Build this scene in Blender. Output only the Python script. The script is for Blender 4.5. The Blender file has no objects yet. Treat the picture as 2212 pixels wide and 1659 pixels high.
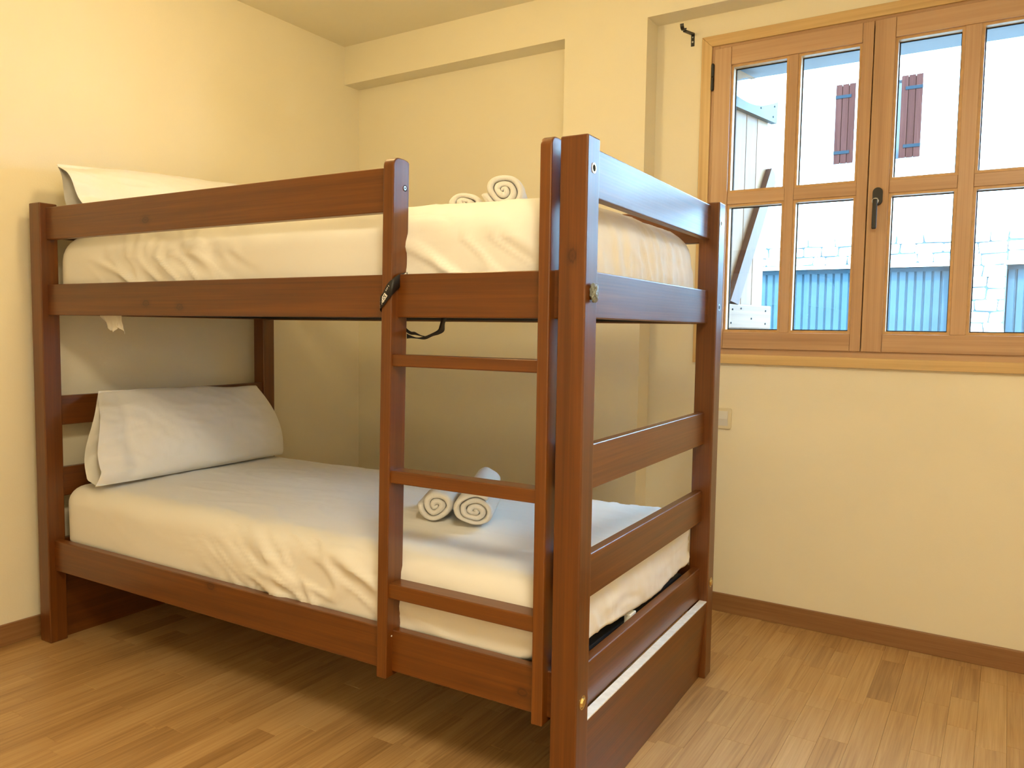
import bpy, bmesh, math, random
from mathutils import Vector, Matrix, noise as mnoise

random.seed(7)
scene = bpy.context.scene
col = scene.collection

# ------------------------------------------------------------------ camera
W_PX, H_PX, F_PX = 2212.0, 1659.0, 1691.7
BED_A, BED_OX = 0.0298, 0.0436          # the bed stands 1.7 degrees off the walls


def rotz(v, a):
    return Vector((math.cos(a) * v[0] - math.sin(a) * v[1], math.sin(a) * v[0] + math.cos(a) * v[1], v[2]))


def b2w(p):
    """bed coordinates to room coordinates"""
    q = rotz(p, BED_A)
    q.x -= BED_OX
    return q


CAM = b2w((2.7724, -1.4182, 1.0732))
yaw, pitch, roll = -0.5332, -0.0704, 0.0145
fwd = Vector((math.sin(yaw) * math.cos(pitch), math.cos(yaw) * math.cos(pitch), math.sin(pitch)))
rgt = fwd.cross(Vector((0, 0, 1))).normalized()
upv = rgt.cross(fwd)
rgt, upv = math.cos(roll) * rgt + math.sin(roll) * upv, -math.sin(roll) * rgt + math.cos(roll) * upv
rgt, upv, fwd = rotz(rgt, BED_A), rotz(upv, BED_A), rotz(fwd, BED_A)
cd = bpy.data.cameras.new('camera')
cam = bpy.data.objects.new('camera', cd)
col.objects.link(cam)
cd.sensor_width = 36.0
cd.lens = 36.0 * F_PX / W_PX
cd.clip_start = 0.02
cd.clip_end = 200
cam.matrix_world = Matrix(((rgt.x, upv.x, -fwd.x, CAM.x), (rgt.y, upv.y, -fwd.y, CAM.y),
                           (rgt.z, upv.z, -fwd.z, CAM.z), (0, 0, 0, 1)))
scene.camera = cam


def ray(px, py):
    return fwd + rgt * ((px - W_PX / 2) / F_PX) - upv * ((py - H_PX / 2) / F_PX)


def on_y(px, py, Y):
    d = ray(px, py)
    return CAM + d * ((Y - CAM.y) / d.y)


def project(P):
    d = Vector(P) - CAM
    z = d.dot(fwd)
    if z < 0.05:
        return None
    return W_PX / 2 + F_PX * d.dot(rgt) / z, H_PX / 2 - F_PX * d.dot(upv) / z, z


# ------------------------------------------------------------------ world, sun, exposure
world = bpy.data.worlds.new('world')
scene.world = world
world.use_nodes = True
bg = world.node_tree.nodes['Background']
bg.inputs['Color'].default_value = (0.34, 0.66, 1.0, 1)
bg.inputs['Strength'].default_value = 30.0
sd = bpy.data.lights.new('sun', 'SUN')
sun = bpy.data.objects.new('sun', sd)
col.objects.link(sun)
sd.energy = 12.0
sd.color = (0.60, 0.80, 1.0)
sd.angle = math.radians(0.6)
sun.rotation_euler = Vector((-0.28, 0.62, -0.74)).to_track_quat('-Z', 'Y').to_euler()
scene.view_settings.view_transform = 'Standard'
scene.view_settings.look = 'None'
scene.view_settings.gamma = 1.0
scene.view_settings.use_curve_mapping = False
scene.view_settings.exposure = 0.38
LAMP_POS = (1.15, 0.12)                 # globe lamp over the bunk bed
LAMP_STRENGTH = 45.0
LAMP_COLOR = (1.0, 0.75, 0.34)
FILL_POS = (3.00, -1.25)               # added fill lamp out of view, over the free floor
FILL_STRENGTH = 54.0
FILL_COLOR = (1.0, 0.86, 0.59)


# ------------------------------------------------------------------ materials
def new_mat(name):
    m = bpy.data.materials.new(name)
    m.use_nodes = True
    nt = m.node_tree
    return m, nt, nt.nodes['Principled BSDF']


def nd(nt, kind, **kw):
    n = nt.nodes.new(kind)
    for k, v in kw.items():
        if k.startswith('i_'):
            n.inputs[k[2:].replace('_', ' ')].default_value = v
        else:
            setattr(n, k, v)
    return n


def lk(nt, a, b):
    nt.links.new(a, b)


def math_n(nt, op, a, b=None, c=None):
    n = nt.nodes.new('ShaderNodeMath')
    n.operation = op
    for i, v in enumerate((a, b, c)):
        if v is None:
            continue
        if isinstance(v, (int, float)):
            n.inputs[i].default_value = v
        else:
            nt.links.new(v, n.inputs[i])
    return n.outputs[0]


def ramp_n(nt, fac, stops):
    r = nt.nodes.new('ShaderNodeValToRGB')
    els = r.color_ramp.elements
    while len(els) > 1:
        els.remove(els[-1])
    els[0].position = stops[0][0]
    els[0].color = (*stops[0][1], 1)
    for p, c in stops[1:]:
        e = els.new(p)
        e.color = (*c, 1)
    nt.links.new(fac, r.inputs[0])
    return r.outputs[0]


def wood_mat(name, dark, mid, light, ring=26.0, stretch=0.10, distort=5.0, contrast=0.55, tone_amt=0.25,
             rough=0.32, coat=0.0, spec=0.5, knots=False, dscale=0.2, blotch=0.7, lines=0.5, lfreq=85.0, lalong=1.3, fibre=0.35, bump=0.02):
    """grain runs along the first axis of the mesh attribute 'g' (metres); 'tone' shifts a whole board"""
    m, nt, bs = new_mat(name)
    at = nd(nt, 'ShaderNodeAttribute', attribute_name='g')
    tone = nd(nt, 'ShaderNodeAttribute', attribute_name='tone')
    mp = nd(nt, 'ShaderNodeMapping')
    mp.inputs['Scale'].default_value = (stretch, 1.0, 1.0)
    lk(nt, at.outputs['Vector'], mp.inputs['Vector'])
    vec = mp.outputs['Vector']
    sep = nd(nt, 'ShaderNodeSeparateXYZ')
    lk(nt, vec, sep.inputs[0])
    swap = nd(nt, 'ShaderNodeCombineXYZ')
    lk(nt, sep.outputs[1], swap.inputs[0])
    lk(nt, sep.outputs[0], swap.inputs[1])
    lk(nt, sep.outputs[2], swap.inputs[2])
    wave = nd(nt, 'ShaderNodeTexWave', wave_type='BANDS', bands_direction='X', wave_profile='SIN')
    wave.inputs['Scale'].default_value = ring
    wave.inputs['Distortion'].default_value = distort
    wave.inputs['Detail'].default_value = 2.0
    wave.inputs['Detail Scale'].default_value = dscale
    lk(nt, swap.outputs[0], wave.inputs['Vector'])
    big = nd(nt, 'ShaderNodeTexNoise')
    big.inputs['Scale'].default_value = 30.0
    big.inputs['Detail'].default_value = 3.0
    lk(nt, vec, big.inputs['Vector'])
    mp2 = nd(nt, 'ShaderNodeMapping')
    mp2.inputs['Scale'].default_value = (6.0, 260.0, 260.0)
    lk(nt, at.outputs['Vector'], mp2.inputs['Vector'])
    fib = nd(nt, 'ShaderNodeTexNoise')
    fib.inputs['Scale'].default_value = 1.0
    fib.inputs['Detail'].default_value = 3.0
    lk(nt, mp2.outputs[0], fib.inputs['Vector'])
    a = math_n(nt, 'MULTIPLY_ADD', wave.outputs['Fac'], contrast * 0.5, 0.5 - contrast * 0.25)
    b = math_n(nt, 'MULTIPLY_ADD', big.outputs['Fac'], blotch, -blotch * 0.5)
    c = math_n(nt, 'MULTIPLY_ADD', fib.outputs['Fac'], fibre, -fibre * 0.5)
    mp3 = nd(nt, 'ShaderNodeMapping')
    mp3.inputs['Scale'].default_value = (lalong, lfreq, lfreq)
    lk(nt, at.outputs['Vector'], mp3.inputs['Vector'])
    lin = nd(nt, 'ShaderNodeTexNoise')
    lin.inputs['Scale'].default_value = 1.0
    lin.inputs['Detail'].default_value = 3.0
    lin.inputs['Roughness'].default_value = 0.6
    lin.inputs['Distortion'].default_value = 0.5
    lk(nt, mp3.outputs[0], lin.inputs['Vector'])
    c = math_n(nt, 'ADD', c, math_n(nt, 'MULTIPLY_ADD', lin.outputs['Fac'], lines, -lines * 0.5))
    t = math_n(nt, 'MULTIPLY_ADD', tone.outputs['Fac'], tone_amt, -tone_amt * 0.5)
    s = math_n(nt, 'ADD', math_n(nt, 'ADD', a, b), math_n(nt, 'ADD', c, t))
    colr = ramp_n(nt, s, [(0.05, dark), (0.5, mid), (0.95, light)])
    if knots:
        for kn in ('k1', 'k2'):
            ka = nd(nt, 'ShaderNodeAttribute', attribute_name=kn)
            ln = nd(nt, 'ShaderNodeVectorMath', operation='LENGTH')
            lk(nt, ka.outputs['Vector'], ln.inputs[0])
            wob = math_n(nt, 'MULTIPLY_ADD', fib.outputs['Fac'], 0.008, -0.004)
            dist = math_n(nt, 'ADD', ln.outputs['Value'], wob)
            k = ramp_n(nt, math_n(nt, 'MULTIPLY', dist, 40.0),
                       [(0.0, (0.35, 0.25, 0.2)), (0.20, (0.6, 0.5, 0.42)), (0.30, (0.28, 0.2, 0.16)), (0.42, (0.75, 0.68, 0.62)), (0.8, (1, 1, 1))])
            mx = nd(nt, 'ShaderNodeMix', data_type='RGBA', blend_type='MULTIPLY')
            mx.inputs[0].default_value = 0.8
            lk(nt, colr, mx.inputs[6])
            lk(nt, k, mx.inputs[7])
            colr = mx.outputs[2]
    lk(nt, colr, bs.inputs['Base Color'])
    bs.inputs['Specular IOR Level'].default_value = spec
    rg = math_n(nt, 'MULTIPLY_ADD', big.outputs['Fac'], 0.10, rough - 0.05)
    lk(nt, rg, bs.inputs['Roughness'])
    bs.inputs['Coat Weight'].default_value = coat
    bs.inputs['Coat Roughness'].default_value = 0.22
    bp = nd(nt, 'ShaderNodeBump')
    bp.inputs['Strength'].default_value = bump
    bp.inputs['Distance'].default_value = 0.002
    lk(nt, math_n(nt, 'ADD', fib.outputs['Fac'], wave.outputs['Fac']), bp.inputs['Height'])
    lk(nt, bp.outputs[0], bs.inputs['Normal'])
    return m


def plain_mat(name, color, rough=0.5, metal=0.0, nscale=0, namt=0.0, bump=0.0, bscale=200.0, spec=0.5):
    m, nt, bs = new_mat(name)
    bs.inputs['Roughness'].default_value = rough
    bs.inputs['Metallic'].default_value = metal
    bs.inputs['Specular IOR Level'].default_value = spec
    tc = nd(nt, 'ShaderNodeTexCoord')
    n = nd(nt, 'ShaderNodeTexNoise')
    n.inputs['Scale'].default_value = nscale or 8.0
    n.inputs['Detail'].default_value = 4.0
    lk(nt, tc.outputs['Object'], n.inputs['Vector'])
    lo = tuple(c * (1 - namt) for c in color)
    hi = tuple(min(1, c * (1 + namt)) for c in color)
    lk(nt, ramp_n(nt, n.outputs['Fac'], [(0.3, lo), (0.7, hi)]), bs.inputs['Base Color'])
    if bump:
        n2 = nd(nt, 'ShaderNodeTexNoise')
        n2.inputs['Scale'].default_value = bscale
        n2.inputs['Detail'].default_value = 3.0
        lk(nt, tc.outputs['Object'], n2.inputs['Vector'])
        bp = nd(nt, 'ShaderNodeBump')
        bp.inputs['Strength'].default_value = bump
        bp.inputs['Distance'].default_value = 0.002
        lk(nt, n2.outputs['Fac'], bp.inputs['Height'])
        lk(nt, bp.outputs[0], bs.inputs['Normal'])
    return m


def sheet_mat(name, color, wr=0.6, wscale=5.0):
    m, nt, bs = new_mat(name)
    bs.inputs['Base Color'].default_value = (*color, 1)
    bs.inputs['Roughness'].default_value = 0.75
    bs.inputs['Specular IOR Level'].default_value = 0.25
    bs.inputs['Sheen Weight'].default_value = 0.15
    bs.inputs['Sheen Roughness'].default_value = 0.5
    tc = nd(nt, 'ShaderNodeTexCoord')
    mp = nd(nt, 'ShaderNodeMapping')
    mp.inputs['Rotation'].default_value = (0.5, 0.3, 0.6)
    mp.inputs['Scale'].default_value = (1.0, 3.2, 1.4)
    lk(nt, tc.outputs['Object'], mp.inputs['Vector'])
    n1 = nd(nt, 'ShaderNodeTexNoise')
    n1.inputs['Scale'].default_value = wscale
    n1.inputs['Detail'].default_value = 3.0
    n1.inputs['Distortion'].default_value = 0.8
    lk(nt, mp.outputs[0], n1.inputs['Vector'])
    n2 = nd(nt, 'ShaderNodeTexNoise')
    n2.inputs['Scale'].default_value = 900.0
    lk(nt, tc.outputs['Object'], n2.inputs['Vector'])
    rd = math_n(nt, 'SUBTRACT', n1.outputs['Fac'], 0.5)
    rs_ = math_n(nt, 'SQRT', math_n(nt, 'MULTIPLY_ADD', rd, rd, 0.0025))
    h = math_n(nt, 'MULTIPLY_ADD', n2.outputs['Fac'], 0.006, rs_)
    bp = nd(nt, 'ShaderNodeBump')
    bp.inputs['Strength'].default_value = wr
    bp.inputs['Distance'].default_value = 0.012
    lk(nt, h, bp.inputs['Height'])
    lk(nt, bp.outputs[0], bs.inputs['Normal'])
    return m


MT = {}
MT['bed'] = wood_mat('stained_pine', (0.064, 0.015, 0.001), (0.132, 0.036, 0.002), (0.212, 0.066, 0.005), ring=42.0,
                     stretch=0.06, distort=9.0, contrast=0.10, lines=0.75, tone_amt=0.18, rough=0.38, coat=0.25, spec=0.60, knots=True)
MT['edge_glare'] = plain_mat('glare_white_edge', (0.93, 0.91, 0.87), 0.22, namt=0.08, nscale=60, spec=0.8)  # window glare on the board's top edge, put into the base colour
MT['oak'] = wood_mat('oak_parquet', (0.270, 0.140, 0.050), (0.480, 0.290, 0.120), (0.620, 0.410, 0.190), ring=44.0, dscale=0.20, blotch=0.45,
                     stretch=0.085, distort=9.0, contrast=0.22, tone_amt=0.34, lines=0.85, lfreq=120.0, lalong=3.0, rough=0.34, coat=0.12, spec=0.5, fibre=0.45)
MT['skirt'] = wood_mat('oak_skirting', (0.200, 0.092, 0.034), (0.290, 0.142, 0.055), (0.380, 0.205, 0.085), ring=14.0,
                       stretch=0.05, distort=3.0, contrast=0.25, tone_amt=0.0, rough=0.42, fibre=0.6)
MT['casing'] = wood_mat('pine_casing', (0.400, 0.220, 0.085), (0.640, 0.430, 0.190), (0.760, 0.550, 0.270), ring=17.0, dscale=0.25,
                        stretch=0.05, distort=7.0, contrast=0.45, lines=0.6, lfreq=60.0, tone_amt=0.1, rough=0.38, fibre=0.2)
MT['sash'] = wood_mat('varnished_pine', (0.330, 0.180, 0.095), (0.520, 0.320, 0.180), (0.640, 0.420, 0.250), ring=48.0,
                      stretch=0.03, distort=8.0, contrast=0.08, lines=0.5, tone_amt=0.25, rough=0.34, fibre=0.25)
MT['bead'] = plain_mat('pine_bead', (0.56, 0.34, 0.15), 0.4, namt=0.1, nscale=40)
MT['wall'] = plain_mat('cream_paint', (0.87, 0.80, 0.63), 0.85, namt=0.015, nscale=3.0, bump=0.12, bscale=180.0, spec=0.2)
MT['ceil'] = plain_mat('ceiling_paint', (0.87, 0.80, 0.63), 0.9, namt=0.015, nscale=3.0, bump=0.12, bscale=180.0, spec=0.2)
MT['sheet'] = sheet_mat('white_cotton_sheet', (0.85, 0.835, 0.80), 0.5, 3.6)
MT['case'] = sheet_mat('white_cotton_pillowcase', (0.85, 0.835, 0.80), 0.22, 3.0)
MT['terry'] = plain_mat('white_terry', (0.82, 0.80, 0.77), 0.95, namt=0.03, nscale=300, bump=0.9, bscale=650.0, spec=0.1)
MT['black_metal'] = plain_mat('black_powder_coat', (0.012, 0.012, 0.014), 0.4, bump=0.1)
MT['base_fabric'] = plain_mat('black_base', (0.010, 0.012, 0.018), 0.6, bump=0.2)
MT['slat'] = plain_mat('birch_slat', (0.42, 0.28, 0.14), 0.5, namt=0.15, nscale=30)
MT['brass'] = plain_mat('brass', (0.62, 0.45, 0.18), 0.25, 1.0)
MT['zinc'] = plain_mat('zinc', (0.60, 0.60, 0.58), 0.3, 1.0)
MT['foil'] = plain_mat('crumpled_foil', (0.20, 0.215, 0.20), 0.35, 0.3, namt=0.3, nscale=250, bump=1.0, bscale=220.0)
MT['hole'] = plain_mat('hole_dark', (0.012, 0.008, 0.006), 0.9)
MT['strap'] = plain_mat('black_ribbon', (0.008, 0.008, 0.011), 0.45, bump=0.2, bscale=900)
MT['white_print'] = plain_mat('white_print', (0.85, 0.85, 0.83), 0.6)
MT['plastic'] = plain_mat('cream_plastic', (0.74, 0.66, 0.47), 0.35)
MT['plastic_w'] = plain_mat('white_plastic', (0.72, 0.70, 0.66), 0.3)
MT['gasket'] = plain_mat('black_gasket', (0.010, 0.011, 0.012), 0.6)
MT['weather'] = wood_mat('weathered_pine', (0.040, 0.032, 0.022), (0.062, 0.052, 0.038), (0.085, 0.072, 0.055), ring=20.0,
                         stretch=0.05, distort=3.0, contrast=0.4, tone_amt=0.25, rough=0.6, fibre=0.4)
MT['warm_plank'] = wood_mat('warm_pine_plank', (0.165, 0.062, 0.018), (0.245, 0.105, 0.034), (0.31, 0.145, 0.052), ring=30.0,
                            stretch=0.05, distort=5.0, contrast=0.4, tone_amt=0.5, rough=0.6)
MT['brace'] = wood_mat('red_pine_brace', (0.085, 0.028, 0.012), (0.125, 0.043, 0.019), (0.16, 0.062, 0.029), ring=20.0,
                       stretch=0.05, distort=3.0, contrast=0.4, tone_amt=0.2, rough=0.6)
MT['plaster'] = plain_mat('white_render', (0.86, 0.86, 0.85), 0.9, namt=0.03, nscale=2, bump=0.3, bscale=40)
MT['stone'] = plain_mat('pale_stone', (0.62, 0.62, 0.58), 0.9, namt=0.25, nscale=6, bump=0.8, bscale=30)
MT['mortar'] = plain_mat('mortar', (0.085, 0.11, 0.12), 0.95, namt=0.2, nscale=10, bump=0.5, bscale=60)
MT['slab'] = plain_mat('floor_screed', (0.10, 0.06, 0.03), 0.9)
MT['garage'] = plain_mat('blue_grey_sheet_metal', (0.034, 0.054, 0.064), 0.6, spec=0.08, namt=0.08, nscale=3)
MT['brown_sh'] = wood_mat('dark_brown_shutter', (0.018, 0.005, 0.0035), (0.032, 0.0085, 0.006), (0.052, 0.017, 0.013), ring=12.0,
                          stretch=0.05, distort=3.0, contrast=0.4, tone_amt=0.3, rough=0.7, spec=0.05)
MT['iron'] = plain_mat('wrought_iron', (0.006, 0.012, 0.016), 0.6, spec=0.05)
MT['asphalt'] = plain_mat('street', (0.16, 0.16, 0.16), 0.9, namt=0.2, nscale=20, bump=0.4, bscale=60)
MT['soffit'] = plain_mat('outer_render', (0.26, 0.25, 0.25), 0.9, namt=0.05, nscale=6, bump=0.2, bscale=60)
MT['dark_glass'] = plain_mat('dark_window_glass', (0.02, 0.025, 0.03), 0.08)

m, nt, bs = new_mat('window_glass')
tr = nd(nt, 'ShaderNodeBsdfTransparent')
gl = nd(nt, 'ShaderNodeBsdfGlossy')
gl.inputs['Roughness'].default_value = 0.02
lw = nd(nt, 'ShaderNodeLayerWeight')
lw.inputs['Blend'].default_value = 0.5
frs = math_n(nt, 'MULTIPLY_ADD', math_n(nt, 'POWER', lw.outputs['Facing'], 5.0), 0.9, 0.04)
mx = nd(nt, 'ShaderNodeMixShader')
tr.inputs['Color'].default_value = (0.95, 0.97, 0.97, 1)
lk(nt, frs, mx.inputs[0])
lk(nt, tr.outputs[0], mx.inputs[1])
lk(nt, gl.outputs[0], mx.inputs[2])
lk(nt, mx.outputs[0], nt.nodes['Material Output'].inputs['Surface'])
MT['glass'] = m
m, nt, bs = new_mat('lamp_diffuser')
em = nd(nt, 'ShaderNodeEmission')
em.inputs['Color'].default_value = (*LAMP_COLOR, 1)
em.inputs['Strength'].default_value = LAMP_STRENGTH
lk(nt, em.outputs[0], nt.nodes['Material Output'].inputs['Surface'])
MT['lamp'] = m
m, nt, bs = new_mat('fill_diffuser')
em = nd(nt, 'ShaderNodeEmission')
em.inputs['Color'].default_value = (*FILL_COLOR, 1)
em.inputs['Strength'].default_value = FILL_STRENGTH
lk(nt, em.outputs[0], nt.nodes['Material Output'].inputs['Surface'])
MT['fill_panel'] = m


# ------------------------------------------------------------------ mesh builder
class MB:
    def __init__(self):
        self.v, self.f, self.g, self.t, self.sm = [], [], [], [], []

    def add(self, verts, faces, axis=0, tone=None, smooth=False, goff=None):
        base = len(self.v)
        off = goff or (random.uniform(0, 40), random.uniform(0, 40), random.uniform(0, 40))
        tone = random.random() if tone is None else tone
        for p in verts:
            self.v.append(tuple(p))
            q = (p[axis], p[(axis + 1) % 3], p[(axis + 2) % 3])
            self.g.append((q[0] + off[0], q[1] + off[1], q[2] + off[2]))
            self.t.append(tone)
        for f in faces:
            self.f.append(tuple(base + i for i in f))
            self.sm.append(smooth)
        return self

    def bm(self, b, axis=0, tone=None, smooth=False):
        b.verts.index_update()
        vs = [v.co.copy() for v in b.verts]
        fs = [[v.index for v in f.verts] for f in b.faces]
        b.free()
        return self.add(vs, fs, axis, tone, smooth)

    def box(self, x0, x1, y0, y1, z0, z1, bev=0.0, axis=None, seg=2, tone=None, warp=None):
        b = bmesh.new()
        bmesh.ops.create_cube(b, size=1.0)
        for v in b.verts:
            v.co = Vector(((x0 + x1) / 2 + v.co.x * (x1 - x0), (y0 + y1) / 2 + v.co.y * (y1 - y0), (z0 + z1) / 2 + v.co.z * (z1 - z0)))
        if bev:
            bmesh.ops.bevel(b, geom=list(b.edges), offset=bev, segments=seg, affect='EDGES', profile=0.5)
        if warp:
            for v in b.verts:
                v.co = Vector(warp(v.co))
        if axis is None:
            d = (x1 - x0, y1 - y0, z1 - z0)
            axis = d.index(max(d))
        return self.bm(b, axis, tone)

    def prism(self, pts, lo, hi, plane='xz', axis=0, tone=None, bev=0.0):
        """polygon in a plane, extruded along the third axis"""
        b = bmesh.new()
        vs = []
        for p in pts:
            if plane == 'xz':
                vs.append(b.verts.new((p[0], lo, p[1])))
            elif plane == 'yz':
                vs.append(b.verts.new((lo, p[0], p[1])))
            else:
                vs.append(b.verts.new((p[0], p[1], lo)))
        f = b.faces.new(vs)
        r = bmesh.ops.extrude_face_region(b, geom=[f])
        dv = {'xz': Vector((0, hi - lo, 0)), 'yz': Vector((hi - lo, 0, 0)), 'xy': Vector((0, 0, hi - lo))}[plane]
        for e in r['geom']:
            if isinstance(e, bmesh.types.BMVert):
                e.co += dv
        if bev:
            bmesh.ops.bevel(b, geom=list(b.edges), offset=bev, segments=2, affect='EDGES', profile=0.5)
        bmesh.ops.recalc_face_normals(b, faces=list(b.faces))
        return self.bm(b, axis, tone)

    def cyl(self, p0, p1, r0, r1=None, n=20, axis=0, smooth=True):
        r1 = r0 if r1 is None else r1
        p0, p1 = Vector(p0), Vector(p1)
        d = (p1 - p0).normalized()
        a = d.orthogonal().normalized()
        c = d.cross(a)
        vs, fs = [], []
        for p, r in ((p0, r0), (p1, r1)):
            for i in range(n):
                t = 2 * math.pi * i / n
                vs.append(p + a * (r * math.cos(t)) + c * (r * math.sin(t)))
        for i in range(n):
            j = (i + 1) % n
            fs.append((i, j, n + j, n + i))
        fs.append(tuple(range(n))[::-1])
        fs.append(tuple(range(n, 2 * n)))
        return self.add(vs, fs, axis, smooth=False)

    def build(self, name, mat, parent=None, org=(0, 0, 0), frame=None, knots=None, kaxis=0, smooth=False, autosmooth=False):
        me = bpy.data.meshes.new(name)
        o3 = Vector(org)
        me.from_pydata([Vector(p) - o3 for p in self.v], [], self.f)
        ga = me.attributes.new('g', 'FLOAT_VECTOR', 'POINT')
        ga.data.foreach_set('vector', [c for g in self.g for c in g])
        ta = me.attributes.new('tone', 'FLOAT', 'POINT')
        ta.data.foreach_set('value', self.t)
        ks = list(knots or [])[:2]
        while len(ks) < 2:
            ks.append((50, 50, 50))
        if mat == 'bed':
            for kn, kp in zip(('k1', 'k2'), ks):
                ka = me.attributes.new(kn, 'FLOAT_VECTOR', 'POINT')
                sc = [1.0, 1.0, 1.0]
                sc[kaxis] = 0.62
                ka.data.foreach_set('vector', [(p[i] - kp[i]) * sc[i] for p in self.v for i in range(3)])
        if smooth or any(self.sm):
            me.polygons.foreach_set('use_smooth', [True] * len(me.polygons) if smooth else self.sm)
        me.materials.append(MT[mat])
        me.validate()
        o = bpy.data.objects.new(name, me)
        col.objects.link(o)
        if parent:
            o.parent = parent
        elif frame == 'bed':
            o.location = b2w(org)
            o.rotation_euler = (0, 0, BED_A)
        else:
            o.location = o3
        return o


def tag(o, label=None, cat=None, group=None, kind=None):
    if label:
        o['label'] = label
    if cat:
        o['category'] = cat
    if group:
        o['group'] = group
    if kind:
        o['kind'] = kind
    return o


def empty(name, loc, rz=0.0):
    o = bpy.data.objects.new(name, None)
    o.empty_display_size = 0.1
    col.objects.link(o)
    o.location = loc
    o.rotation_euler = (0, 0, rz)
    return o


# ------------------------------------------------------------------ room shell
RX, RY0, ZC = 3.6, -2.05, 2.414
YB, YA, YN, YO = 1.499, 1.598, 1.6013, 1.85        # pillar face, recess face, window niche face, outside face
XP, XN, ZB, ZN = 1.2084, 1.562, 2.2357, 2.2511

fl = MB().box(-0.2, RX + 0.2, RY0 - 0.2, YO, -0.15, -0.010).build('floor', 'slab')
tag(fl, 'light oak strip parquet floor of the bedroom', 'floor', kind='structure')

# parquet strips
strips = []
SW = 0.0705
nrow = int(RX / SW) + 1
rnd = random.Random(3)
for i in range(nrow):
    x0 = i * SW
    x1 = min(x0 + SW, RX)
    y = RY0 - rnd.uniform(0.0, 0.4)
    while y < YN:
        L = rnd.choice((0.20, 0.26, 0.32, 0.38, 0.46, 0.52))
        y0, y1 = max(y, RY0), min(y + L, YN)
        if y1 - y0 > 0.02:
            strips.append((x0, x1, y0, y1, rnd.random()))
        y += L


def strip_mesh(mb, x0, x1, y0, y1, tone, r):
    e, c = 0.00015, 0.0004
    a0, a1, b0, b1 = x0 + e, x1 - e, y0 + e, y1 - e
    vs = [(a0, b0, -0.010), (a1, b0, -0.010), (a1, b1, -0.010), (a0, b1, -0.010),
          (a0, b0, -c), (a1, b0, -c), (a1, b1, -c), (a0, b1, -c),
          (a0 + c, b0 + c, 0), (a1 - c, b0 + c, 0), (a1 - c, b1 - c, 0), (a0 + c, b1 - c, 0)]
    fs = [(8, 9, 10, 11)]
    for k in range(4):
        j = (k + 1) % 4
        fs += [(k, j, 4 + j, 4 + k), (4 + k, 4 + j, 8 + j, 8 + k)]
    mb.add(vs, fs, axis=1, tone=tone, goff=(r.uniform(0, 60), r.uniform(0, 60), r.uniform(0, 60)))


def strip_score(s):
    best = 0
    q = []
    for x, y in ((s[0], s[2]), (s[1], s[2]), (s[1], s[3]), (s[0], s[3]), ((s[0] + s[1]) / 2, (s[2] + s[3]) / 2)):
        p = project((x, y, 0))
        if p is None:
            return 0
        q.append(p)
    inside = sum(1 for p in q if -5 < p[0] < W_PX + 5 and -5 < p[1] < H_PX + 5)
    if not inside:
        return 0
    a = 0
    for k in range(4):
        j = (k + 1) % 4
        a += q[k][0] * q[j][1] - q[j][0] * q[k][1]
    return abs(a) * inside


sc_list = sorted(((strip_score(s), i) for i, s in enumerate(strips)), reverse=True)
single = {i for s, i in sc_list[:290] if s > 120}
rest = MB()
for i, s in enumerate(strips):
    if i in single:
        mb = MB()
        strip_mesh(mb, *s, rnd)
        o = mb.build('parquet_strip', 'oak', fl)
        o.matrix_parent_inverse = Matrix.Identity(4)
    else:
        strip_mesh(rest, *s, rnd)
ro = rest.build('parquet_field', 'oak', fl)
ro['kind'] = 'stuff'

tag(MB().box(-0.2, 0.0, RY0 - 0.2, YO, -0.1, ZC).build('wall_left', 'wall'), 'cream painted wall behind the head of the bunk bed', 'wall', kind='structure')
tag(MB().box(RX, RX + 0.2, RY0 - 0.2, YO, -0.1, ZC).build('wall_right', 'wall'), 'cream painted wall beyond the window', 'wall', kind='structure')
tag(MB().box(-0.2, RX + 0.2, RY0 - 0.2, RY0, -0.1, ZC).build('wall_front', 'wall'), 'cream painted wall facing the window', 'wall', kind='structure')
tag(MB().box(-0.2, RX + 0.2, RY0 - 0.2, YO, ZC, ZC + 0.2).build('ceiling', 'ceil'), 'flat cream painted ceiling', 'ceiling', kind='structure')

HX0, HX1, HZ0, HZ1 = 1.775, 2.937, 0.975, 2.150     # opening in the inner leaf
wb = MB()
wb.box(-0.01, XP, YA, YO - 0.06, -0.1, ZB + 0.02)
wb.box(-0.01, XP, YB, YO - 0.06, ZB, ZC + 0.02)
wb.box(XP, XN, YB, YO - 0.06, -0.1, ZC + 0.02)
wb.box(XN, RX, YB, YO - 0.06, ZN, ZC + 0.02)
for (a0, a1, c0, c1) in ((XN, HX0, -0.1, ZN), (HX1, RX, -0.1, ZN), (HX0, HX1, -0.1, HZ0), (HX0, HX1, HZ1, ZN)):
    wb.box(a0, a1, YN, 1.66, c0, c1)
tag(wb.build('wall_back', 'wall'), 'cream painted wall with a shallow recess, a pillar and the window niche', 'wall', kind='structure')
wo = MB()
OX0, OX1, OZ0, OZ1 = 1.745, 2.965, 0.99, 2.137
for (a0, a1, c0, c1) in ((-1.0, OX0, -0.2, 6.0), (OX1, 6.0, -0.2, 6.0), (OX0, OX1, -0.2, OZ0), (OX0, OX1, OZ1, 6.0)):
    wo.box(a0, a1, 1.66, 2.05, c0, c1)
tag(wo.build('wall_outer', 'soffit'), 'rendered outer leaf of the house wall around the window', 'wall', kind='structure')

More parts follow.
